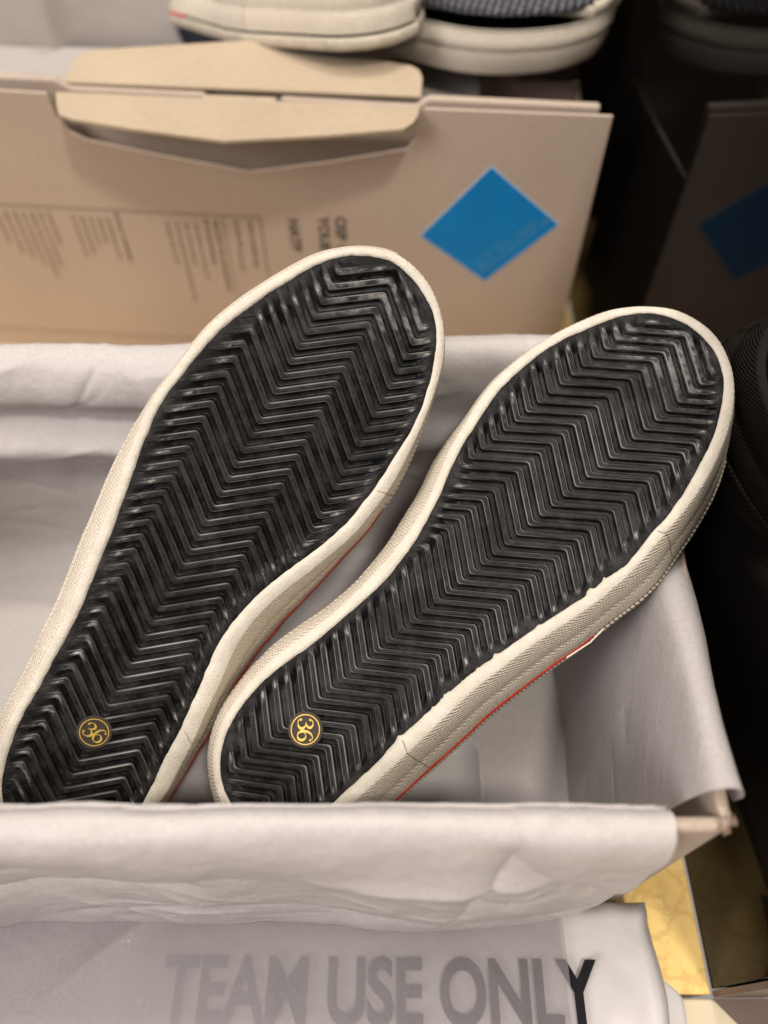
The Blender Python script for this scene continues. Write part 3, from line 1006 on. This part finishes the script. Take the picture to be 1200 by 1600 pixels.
# the free right-hand edge wanders
P[:, :, 0] += (smooth01((XX - 0.05) / 0.045)) * (0.0015 * np.sin(TT * 80) + 0.002 * smooth01((TT - 0.13) / 0.03))
pt = np.c_[XX.ravel(), TT.ravel()]
outer = smooth01((TT - 0.118) / 0.03)
disp = (0.0022 * soft(crumple(pt, 0.075, 3).reshape(nu, nv), 1) + 0.0006 * crumple(pt, 0.024, 4).reshape(nu, nv)) * (0.12 + 0.88 * outer)
disp += 0.0007 * fbm(pt * 40, 5, 4).reshape(nu, nv)
disp += ridge(XX, TT, 0.042, 0.108, 0.028, 0.165, 0.005, 0.0035) + ridge(XX, TT, 0.042, 0.112, 0.088, 0.170, 0.006, 0.0025)
disp += ridge(XX, TT, -0.20, 0.175, -0.07, 0.150, 0.006, 0.004) + ridge(XX, TT, -0.10, 0.180, 0.05, 0.195, 0.008, 0.003)
disp -= ridge(XX, TT, -0.02, 0.135, 0.06, 0.130, 0.007, 0.003)
disp += ridge(XX, TT, -0.15, 0.14, -0.11, 0.135, 0.004, 0.002)
disp += wrinkles(XX, TT, (-0.25, 0.085), (0.115, 0.200), 46, 5, 0.0011) * outer
sheet('tissue_sheet', P, disp, 'tissue', 'crumpled white tissue draped over the near rim of the open shoe box')

# right sheet, over the side wall
nu, nv = 160, 110
ys = np.linspace(0.0665, 0.2600, nu)
P = np.zeros((nu, nv, 3)); TT = np.zeros((nu, nv)); YY = np.repeat(ys[:, None], nv, 1)
for i, y in enumerate(ys):
    sft = 0.0055 * (y - 0.06) / 0.2
    fr = math.exp(-(y - 0.0665) / 0.012)
    lean = min(1.5, max(0.0, (y - 0.066) / 0.1))
    dp = 0.034 * lean
    ctrl = [(0.0920, 0.004), (0.0945, 0.03), (0.0960, 0.07), (0.0972, 0.105 - dp * .7), (0.0985, 0.135 - dp), (0.1015, 0.1515 - dp), (0.1060, 0.1560 - dp),
            (0.1115, 0.1545 - dp), (0.1150, 0.1485 - dp), (0.1160, 0.1400 + 0.004 * fr - dp), (0.1152, 0.1320 + 0.007 * fr - dp)]
    yz, u = path_spline(ctrl, nv)
    P[i, :, 0] = yz[:, 0] + 0.0150 * lean * smooth01(yz[:, 1] / (0.15 - dp))
    P[i, :, 1] = y + 0.004 * smooth01((yz[:, 1] - 0.1) / 0.06) * fr * 0
    P[i, :, 2] = yz[:, 1]
    TT[i] = u
pt = np.c_[YY.ravel(), TT.ravel()]
disp = 0.0008 * soft(crumple(pt, 0.09, 13).reshape(nu, nv), 10) + 0.0003 * fbm(pt * 30, 15, 3).reshape(nu, nv)
disp += 0.0012 * np.sin(YY * 55 + TT * 20)
disp += wrinkles(YY, TT, (0.07, 0.17), (0.02, 0.20), 9, 6, 0.0005)
sheet('tissue_sheet', P, disp, 'tissue', 'smooth white tissue folded over the side wall next to the black panel')

# rear sheet, over the far rim
nu, nv = 360, 170
xs = np.linspace(-0.292, 0.110, nu)
P = np.zeros((nu, nv, 3)); TT = np.zeros((nu, nv)); XX = np.repeat(xs[:, None], nv, 1)
for i, x in enumerate(xs):
    lf = smooth01((-0.03 - x) / 0.08)
    ctrl = [(0.2300, 0.004), (0.2480, 0.012), (0.2560, 0.035), (0.2575, 0.065), (0.2540 - 0.006 * lf, 0.088), (0.2500 - 0.009 * lf, 0.103), (0.2545 - 0.001 * lf, 0.117),
            (0.2530 - 0.007 * lf, 0.134), (0.2560 - 0.004 * lf, 0.150), (0.2620, 0.1560), (0.2690, 0.1535), (0.2720, 0.142), (0.2730, 0.125)]
    yz, u = path_spline(ctrl, nv)
    P[i, :, 0] = x
    P[i, :, 1] = yz[:, 0] + 0.002 * math.sin(x * 30)
    P[i, :, 2] = yz[:, 1] + 0.0015 * math.sin(x * 22 + 1) * smooth01((yz[:, 1] - 0.1) / 0.05)
    TT[i] = u
pt = np.c_[XX.ravel(), TT.ravel()]
disp = 0.0034 * soft(crumple(pt, 0.07, 23).reshape(nu, nv), 1) + 0.0008 * crumple(pt, 0.03, 24).reshape(nu, nv) + 0.0006 * fbm(pt * 35, 25, 4).reshape(nu, nv)
disp *= smooth01((TT - 0.01) / 0.03)
disp += wrinkles(XX, TT, (-0.25, 0.10), (0.03, 0.20), 40, 8, 0.0011)
sheet('tissue_sheet', P, -disp, 'tissue', 'loosely folded white tissue draped over the far rim, behind the sneaker toes')

# bottom lining
nu, nv = 150, 90
xs = np.linspace(-0.292, 0.0975, nu); ys = np.linspace(0.0645, 0.236, nv)
XX, YY = np.meshgrid(xs, ys, indexing='ij')
pt = np.c_[XX.ravel(), YY.ravel()]
Z = 0.0052 + 0.0010 * soft(crumple(pt, 0.06, 33).reshape(nu, nv), 2) + 0.0004 * fbm(pt * 30, 3, 3).reshape(nu, nv)
Z += ridge(XX, YY, -0.22, 0.215, -0.10, 0.185, 0.002, 0.002)
Z = np.maximum(Z, 0.0036)
P = np.stack([XX, YY, Z], 2)
sheet('tissue_sheet', P, Z * 0, 'tissue', 'flat white tissue lining the bottom of the open shoe box, under the sneakers')

# a rounded clear-edged insert lying on the lining
pts = []
for cx, cy, a0 in ((0.040, 0.122, 0), (0.004, 0.122, 90), (0.004, 0.100, 180), (0.040, 0.100, 270)):
    for a in range(0, 91, 15):
        pts.append((cx + 0.009 * math.cos(R(a + a0)), cy + 0.009 * math.sin(R(a + a0))))
pts = np.array(pts)
cc = pts.mean(0)
rings = []
for sc_, z in ((1.0, 0.0068), (1.0, 0.0148), (0.975, 0.0162), (0.93, 0.0155), (0.90, 0.0110), (0.5, 0.0108), (0.0, 0.0108)):
    rings.append(np.c_[cc + (pts - cc) * sc_, np.full(len(pts), z)])
V = np.stack(rings, 1).reshape(-1, 3)
tag(mesh_obj('paper_insert', V, grid_faces(len(pts), len(rings), True), 'bag_white', None, True),
    'small rounded white insert with a raised edge lying under the heel nearer the black panel', 'insert')

# ------------------------------------------------------------------ the printed bag in front of the box, and the sheer sheet on it
bag = thing('printed_bag', 'flat white bag with bold black capitals lying on the shelf in front of the box', 'bag', matrix=Matrix.Translation((0, 0, 0)))
nu, nv = 160, 60
xs = np.linspace(-0.30, 0.1165, nu); ys = np.linspace(-0.06, 0.0535, nv)
XX, YY = np.meshgrid(xs, ys, indexing='ij')
pt = np.c_[XX.ravel(), YY.ravel()]
ex_, ey_ = np.maximum(0.006 - (0.1165 - XX), 0), np.maximum(0.006 - (0.0535 - YY), 0)
edge = np.maximum(0.006 - np.sqrt(ex_ ** 2 + ey_ ** 2), 0) + 0.0008 * vnoise(pt * 120, 44).reshape(nu, nv)
Z = 0.0305 + 0.0006 * fbm(pt * 18, 43, 3).reshape(nu, nv) + 0.0010 * soft(crumple(pt, 0.05, 41).reshape(nu, nv), 3)
Z = Z - 0.009 * np.exp(-(np.maximum(edge, 0) / 0.0028) ** 1.0)
Z += ridge(XX, YY, 0.1115, -0.06, 0.1115, 0.05, 0.0012, 0.0008)
XX = XX + 0.0012 * np.sin(YY * 90) * smooth01((XX - 0.09) / 0.03)
top = np.stack([XX, YY, Z], 2).reshape(-1, 3)
bot = np.stack([XX, YY, np.full_like(XX, 0.0185)], 2).reshape(-1, 3)
F = grid_faces(nu, nv)
n = nu * nv
F2 = [tuple(n + i for i in q[::-1]) for q in F]
rim = [(i * nv + nv - 1, (i + 1) * nv + nv - 1, n + (i + 1) * nv + nv - 1, n + i * nv + nv - 1) for i in range(nu - 1)]
rim += [((nu - 1) * nv + j, n + (nu - 1) * nv + j, n + (nu - 1) * nv + j + 1, (nu - 1) * nv + j + 1) for j in range(nv - 1)]
mesh_obj('bag_body', np.vstack([top, bot]), F + F2 + rim, 'bag_white', bag, True)
# the loose under-layer that sticks out
nu, nv = 60, 40
xs = np.linspace(0.0, 1.0, nu); ys = np.linspace(0, 1, nv)
A_, B_ = np.meshgrid(xs, ys, indexing='ij')
xr = 0.1275 - 0.010 * smooth01((B_ - 0.86) / 0.14) + 0.001 * np.sin(B_ * 9)
XX = 0.02 + (xr - 0.02) * A_
YY = -0.06 + 0.0895 * B_
pt = np.c_[XX.ravel(), YY.ravel()]
Z = 0.0105 + 0.0008 * fbm(pt * 40, 51, 3).reshape(nu, nv) + 0.003 * (1 - A_) * 0
P1 = np.stack([XX, YY, Z], 2).reshape(-1, 3); P2 = P1 - np.array([0, 0, 0.004])
n = nu * nv
F = grid_faces(nu, nv)
rim = [((nu - 1) * nv + j, n + (nu - 1) * nv + j, n + (nu - 1) * nv + j + 1, (nu - 1) * nv + j + 1) for j in range(nv - 1)]
rim += [(i * nv + nv - 1, (i + 1) * nv + nv - 1, n + (i + 1) * nv + nv - 1, n + i * nv + nv - 1) for i in range(nu - 1)]
mesh_obj('bag_flap', np.vstack([P1, P2]), F + [tuple(n + i for i in q[::-1]) for q in F] + rim, 'bag_white', bag, True)


def font_obj(name, txt, mat, parent, size=1.0, extrude=0.0, offset=0.0, align='LEFT'):
    c = bpy.data.curves.new(name, 'FONT')
    c.body = txt
    c.size = size
    c.extrude = extrude
    c.offset = offset
    c.align_x = align
    c.materials.append(M[mat])
    o = bpy.data.objects.new(name, c)
    COL.objects.link(o)
    if parent is not None:
        o.parent = parent
    return o


t1 = font_obj('lettering', 'USE ONLY', 'ink_black', bag, 0.0325, 0.0002, 0.0009)
bpy.context.view_layer.update()
w1 = t1.dimensions.x
t1.data.body = 'TEAM USE ONLY'
t1.data.align_x = 'RIGHT'
t1.location = (0.0862, 0.0076, 0.0324)
t1.rotation_euler = (0, 0, R(-0.6))
t1.scale = (0.1105 / w1, 1.0, 1.0)

nu, nv = 220, 80
xs = np.linspace(-0.30, 0.0758, nu); ys = np.linspace(-0.06, 0.0525, nv)
XX, YY = np.meshgrid(xs, ys, indexing='ij')
pt = np.c_[XX.ravel(), YY.ravel()]
lf = smooth01((0.0758 - XX) / 0.16)
Z = 0.0338 + 0.0022 * lf * (0.5 + 0.5 * soft(crumple(pt, 0.06, 61).reshape(nu, nv), 3)) + 0.0004 * fbm(pt * 40, 63, 4).reshape(nu, nv) + 0.003 * lf
Z += ridge(XX, YY, -0.13, 0.02, -0.10, 0.045, 0.010, 0.004)
Z = np.maximum(Z, 0.0332)
P = np.stack([XX, YY, Z], 2)
sheet('tissue_sheet', P, Z * 0, 'tissue_sheer', 'sheer white tissue lying over most of the lettering on the printed bag')

# ------------------------------------------------------------------ the closed carton behind
YAW = math.atan2(-0.0818, 0.9966)
carton = thing('carton', 'brown kraft carton with a blue diamond sticker and open die-cut flaps', 'carton',
               matrix=Matrix.Translation((0.120, 0.400, 0)) @ Matrix.Rotation(YAW, 4, 'Z'))
HOLE = [(-0.0990, 0.1893), (-0.1008, 0.1800), (-0.1030, 0.1730), (-0.1075, 0.1665), (-0.1500, 0.1570), (-0.1985, 0.1485), (-0.2494, 0.1563), (-0.2900, 0.1635), (-0.2985, 0.1680), (-0.3030, 0.1760), (-0.3040, 0.1890)]


def plate(name, poly, y0, y1, mat, parent, bevel=0.0004, seg=2):
    bm = bmesh.new()
    f = bm.faces.new([bm.verts.new((x, y0, z)) for x, z in poly])
    ex = bmesh.ops.extrude_face_region(bm, geom=[f])
    for g in ex['geom']:
        if isinstance(g, bmesh.types.BMVert):
            g.co.y = y1
    bmesh.ops.recalc_face_normals(bm, faces=bm.faces)
    if bevel:
        es = [e for e in bm.edges]
        bmesh.ops.bevel(bm, geom=es, offset=bevel, segments=seg, affect='EDGES', profile=0.5, clamp_overlap=True)
    return bm_obj(name, bm, mat, parent)


plate('front_panel', [(-0.420, 0), (0, 0), (0, 0.1896)] + HOLE + [(-0.420, 0.1912)], 0.0, 0.0022, 'kraft_card', carton, 0.0005)
# flap folded out of the panel
fl = [(-0.1012, 0.0), (-0.1020, 0.0090), (-0.1040, 0.0155), (-0.1085, 0.0215), (-0.1500, 0.0310), (-0.1985, 0.0395), (-0.2494, 0.0320), (-0.2820, 0.0255), (-0.2905, 0.0215), (-0.2940, 0.0140), (-0.2990, 0.0)]
ff = plate('front_flap', [(x, -d) for x, d in fl], -0.0011, 0.0011, 'kraft_inside', carton, 0.0005)
ff.rotation_euler = (R(-90 + 1.0), 0, 0)
ff.location = (0, 0.0008, 0.1888)
tab = bm_obj('flap_tab', box_bm((-0.2195, 0.0012, 0.1870), (-0.1795, 0.0075, 0.1884), 0.0004), 'kraft_inside', carton)
# second wall behind, with its notch and its own flap turned back
RP = [(-0.420, 0.0), (-0.005, 0.0), (-0.005, 0.1880), (-0.0970, 0.1885), (-0.1040, 0.1840), (-0.1785, 0.1850), (-0.1790, 0.1760), (-0.2200, 0.1765), (-0.2205, 0.1855), (-0.2960, 0.1860), (-0.3040, 0.1905), (-0.420, 0.1915)]
plate('rear_panel', RP, 0.0125, 0.0180, 'kraft_card', carton, 0.0016, 3)
rf = [(-0.1015, -0.001), (-0.1015, 0.0140), (-0.1035, 0.0200), (-0.1080, 0.0235), (-0.1500, 0.0315), (-0.1985, 0.0400), (-0.2494, 0.0325), (-0.2850, 0.0270), (-0.2960, 0.0225), (-0.2990, 0.0140), (-0.2995, -0.001)]
rfo = plate('rear_flap', [(x, d) for x, d in rf], -0.0011, 0.0011, 'kraft_inside', carton, 0.0005)
rfo.rotation_euler = (R(-90 + 11.0), 0, 0)
rfo.location = (0, 0.0165, 0.1872)
for nm, lo, hi in (('side_panel', (-0.0045, 0.0025, 0.0008), (-0.0022, 0.120, 0.1500)), ('side_panel', (-0.4195, 0.0185, 0.0008), (-0.4172, 0.120, 0.1500)),
                   ('back_panel', (-0.4195, 0.1203, 0.0008), (-0.0022, 0.1225, 0.1480)), ('base', (-0.4170, 0.0185, 0.0008), (-0.0047, 0.1198, 0.0030))):
    bm_obj(nm, box_bm(lo, hi, 0.0004), 'kraft_card', carton)

# printing on the front panel
def rects(name, rs, mat, parent=None, y=-0.0003):
    V, F = [], []
    for x0, z0, x1, z1 in rs:
        b = len(V)
        V += [(x0, y, z0), (x1, y, z0), (x1, y, z1), (x0, y, z1)]
        F.append((b, b + 1, b + 2, b + 3))
    return mesh_obj(name, V, F, mat, parent or carton)


rects('printed_rule', [(-0.420, 0.1188, -0.1960, 0.1196), (-0.1968, 0.0175, -0.1960, 0.1188), (-0.2205, 0.0175, -0.2200, 0.1186), (-0.420, 0.0168, -0.1960, 0.0175)], 'print_tan')
r = np.random.default_rng(12)
bold, light = [], []


def column(x, z, length, w, dest):
    zz = z
    while zz > z - length:
        h = r.uniform(0.0025, 0.0065)
        q = zz
        while q > zz - h:
            g = r.uniform(0.0005, 0.0011)
            dest.append((x - w / 2, q - g, x + w / 2 * r.uniform(0.3, 1), q))
            q -= g + r.uniform(0.0002, 0.0004)
        zz -= h + r.uniform(0.0008, 0.0018)


for x, z, ln in ((-0.2030, .1165, .029), (-0.2115, .1165, .016), (-0.2245, .1160, .052), (-0.2305, .1165, .034), (-0.2865, .1175, .030)):
    column(x, z, ln, 0.0022, bold)
for x, z, ln in ((-0.2125, .095, .012), (-0.2375, .1130, .040), (-0.2435, .1130, .030), (-0.2495, .1130, .062), (-0.2555, .1130, .032), (-0.2930, .1140, .030), (-0.2985, .1140, .016), (-0.3040, .1140, .018),
                 (-0.3095, .1140, .026), (-0.3150, .1140, .030), (-0.3300, .1165, .024), (-0.3355, .1150, .040), (-0.3410, .1150, .050), (-0.3465, .1150, .040), (-0.3520, .1150, .034), (-0.3580, .1150, .028), (-0.3640, .1150, .020)):
    column(x, z, ln, 0.0019, light)
setting(rects('small_print', bold, 'print_brown'), 'stuff')
setting(rects('small_print', light, 'print_tan'), 'stuff')
for txt, x, z, sz in (('OSP 1', -0.1500, 0.1225, 0.0092), ('YOUE P', -0.1605, 0.1220, 0.0092), ('HATP', -0.1790, 0.1195, 0.0092)):
    o = font_obj('printed_word', txt, 'print_grey', carton, sz, 0.0, 0.00025)
    o.matrix_local = Matrix(((0, 1, 0, x), (0, 0, -1, -0.0004), (-1, 0, 0, z), (0, 0, 0, 1)))

# blue diamond sticker
ctr = np.array([-0.0573, 0.1197])
cor = np.array([(-0.0601, 0.1596), (-0.0156, 0.1248), (-0.0556, 0.0805), (-0.0988, 0.1121)])


def quadplate(name, c, y0, y1, mat, parent):
    V = [(x, y0, z) for x, z in c] + [(x, y1, z) for x, z in c]
    F = [(0, 1, 2, 3), (7, 6, 5, 4)] + [(i, (i + 1) % 4, 4 + (i + 1) % 4, 4 + i) for i in range(4)]
    return mesh_obj(name, V, F, mat, parent)


stk = quadplate('sticker', cor, -0.00035, -0.00002, 'sticker_white', carton)
quadplate('blue_field', ctr + (cor - ctr) * 0.972, -0.00055, -0.00036, 'sticker_blue', stk)
ea = (cor[1] - cor[2]); La = np.linalg.norm(ea); ea /= La
eb = (cor[3] - cor[2]); eb /= np.linalg.norm(eb)
V, F = [], []
for row, (t0, t1_, inset, hh) in enumerate(((0.10, 0.80, 0.0065, 0.0016), (0.05, 0.90, 0.0100, 0.0030), (0.12, 0.55, 0.0145, 0.0014), (0.80, 0.94, 0.0060, 0.003))):
    t = t0 * La
    while t < t1_ * La:
        w = r.uniform(0.0006, 0.0022)
        if r.random() < 0.8:
            for (ba, bb, ca, cb) in ((0, 0, w, hh * 0.3), (0, hh * 0.7, w * r.uniform(.5, 1), hh), (w * r.uniform(0, .6), 0, w * 0.9, hh)):
                b = len(V)
                for (p_, q_) in ((ba, bb), (ca, bb), (ca, cb), (ba, cb)):
                    pos = cor[2] + ea * (t + p_) + eb * (inset + q_)
                    V.append((pos[0], -0.00065 - 0.00001 * (len(V) % 3), pos[1]))
                F.append((b, b + 1, b + 2, b + 3))
        t += w + r.uniform(0.0004, 0.0012)
setting(mesh_obj('sticker_print', V, F, 'sticker_pale', stk), 'stuff')

# ------------------------------------------------------------------ what is in and behind the carton: tissue and two more sneakers
nu, nv = 200, 70
xs = np.linspace(-0.41, -0.068, nu)
P = np.zeros((nu, nv, 3)); TT = np.zeros((nu, nv)); XX = np.repeat(xs[:, None], nv, 1)
ca, sa = math.cos(YAW), math.sin(YAW)
for i, x in enumerate(xs):
    ctrl = [(0.0205, 0.150), (0.0210, 0.176), (0.0225, 0.1815), (0.027, 0.1815), (0.034, 0.178), (0.044, 0.168), (0.060, 0.162), (0.085, 0.161), (0.112, 0.162)]
    yz, u = path_spline(ctrl, nv)
    P[i, :, 0] = 0.12 + ca * x - sa * yz[:, 0]
    P[i, :, 1] = 0.40 + sa * x + ca * yz[:, 0]
    P[i, :, 2] = yz[:, 1]
    TT[i] = u
pt = np.c_[XX.ravel(), TT.ravel()]
disp = 0.0012 * soft(crumple(pt, 0.05, 73).reshape(nu, nv), 3)
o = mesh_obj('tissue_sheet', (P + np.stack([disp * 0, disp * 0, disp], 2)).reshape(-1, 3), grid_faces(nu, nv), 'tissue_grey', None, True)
tag(o, 'white tissue tucked inside the brown carton, under the two background sneakers', 'tissue paper')
# a dark scratch of torn paper lies on it at the left
V, F = stroke_mesh(curve_pts([(-0.2120, 0.4490), (-0.2040, 0.4470), (-0.1990, 0.4440), (-0.1930, 0.4420), (-0.1880, 0.4375)], 20), np.interp(np.arange(28), [0, 5, 10, 16, 22, 27], [.0004, .0016, .0008, .0020, .0026, .0006]))
V = [(x, y, 0.1840) for x, y, z in V]
tag(mesh_obj('torn_scrap', V, F, 'kraft_dark', None), 'thin dark torn scrap on the white tissue at the far left of the carton', 'paper scrap')

nu, nv = 90, 60
xs = np.linspace(-0.42, -0.070, nu)
P = np.zeros((nu, nv, 3)); XX = np.repeat(xs[:, None], nv, 1); TT = np.zeros((nu, nv))
for i, x in enumerate(xs):
    fold = 0.010 * math.exp(-abs(x + 0.215) / 0.010)
    ctrl = [(0.548, 0.0), (0.546, 0.10), (0.545 - fold, 0.17), (0.552 - fold, 0.22), (0.565, 0.26), (0.59, 0.285)]
    yz, u = path_spline(ctrl, nv)
    P[i, :, 0] = x; P[i, :, 1] = yz[:, 0]; P[i, :, 2] = yz[:, 1]; TT[i] = u
pt = np.c_[XX.ravel(), TT.ravel()]
disp = 0.006 * soft(crumple(pt, 0.10, 83).reshape(nu, nv), 4)
P[:, :, 1] += disp
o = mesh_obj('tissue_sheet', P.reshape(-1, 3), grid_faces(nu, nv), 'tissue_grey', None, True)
tag(o, 'greyish tissue standing upright behind the carton at the far left', 'tissue paper')


def place(x_axis, y_axis, origin):
    X = Vector(x_axis).normalized(); Y = Vector(y_axis).normalized(); Z = X.cross(Y).normalized(); X = Y.cross(Z)
    m = Matrix.Identity(4)
    for r_ in range(3):
        m[r_][0] = X[r_]; m[r_][1] = Y[r_]; m[r_][2] = Z[r_]; m[r_][3] = origin[r_]
    return m


BACK = 'sneakers in the carton behind'
# upright one, toe towards the panel: sole faces down
b1 = build_shoe('sneaker', 'upright background sneaker with dark mesh upper, its toe pointing at the black panel', RIGHT_SHOE,
                place((0.33, 0.944, 0), (0.944, -0.33, 0), (0.000, 0.533, 0.178)), BACK, tread=False, stripe='cream_rubber', upper_mat='dark_mesh', seed=31)
# upside-down one in front of it
b2 = build_shoe('sneaker', 'background sneaker lying upside down right behind the open carton flaps', LEFT_SHOE,
                place((-0.62, -0.70, 0.0), (0.70, -0.62, 0.20), (-0.088, 0.552, 0.212)), BACK, tread=False, stripe_span=(0.30, 0.54), upper_mat='navy_canvas', seed=37)

# lettering becomes plain mesh
bpy.context.view_layer.update()
dg = bpy.context.evaluated_depsgraph_get()
for o in [q for q in SC.objects if q.type == 'FONT']:
    me = bpy.data.meshes.new_from_object(o.evaluated_get(dg))
    n_ = bpy.data.objects.new('tmp', me)
    COL.objects.link(n_)
    n_.parent = o.parent
    n_.matrix_parent_inverse = o.matrix_parent_inverse
    n_.matrix_local = o.matrix_local
    if not me.materials:
        me.materials.append(o.data.materials[0])
    nm = o.name
    bpy.data.objects.remove(o)
    n_.name = nm
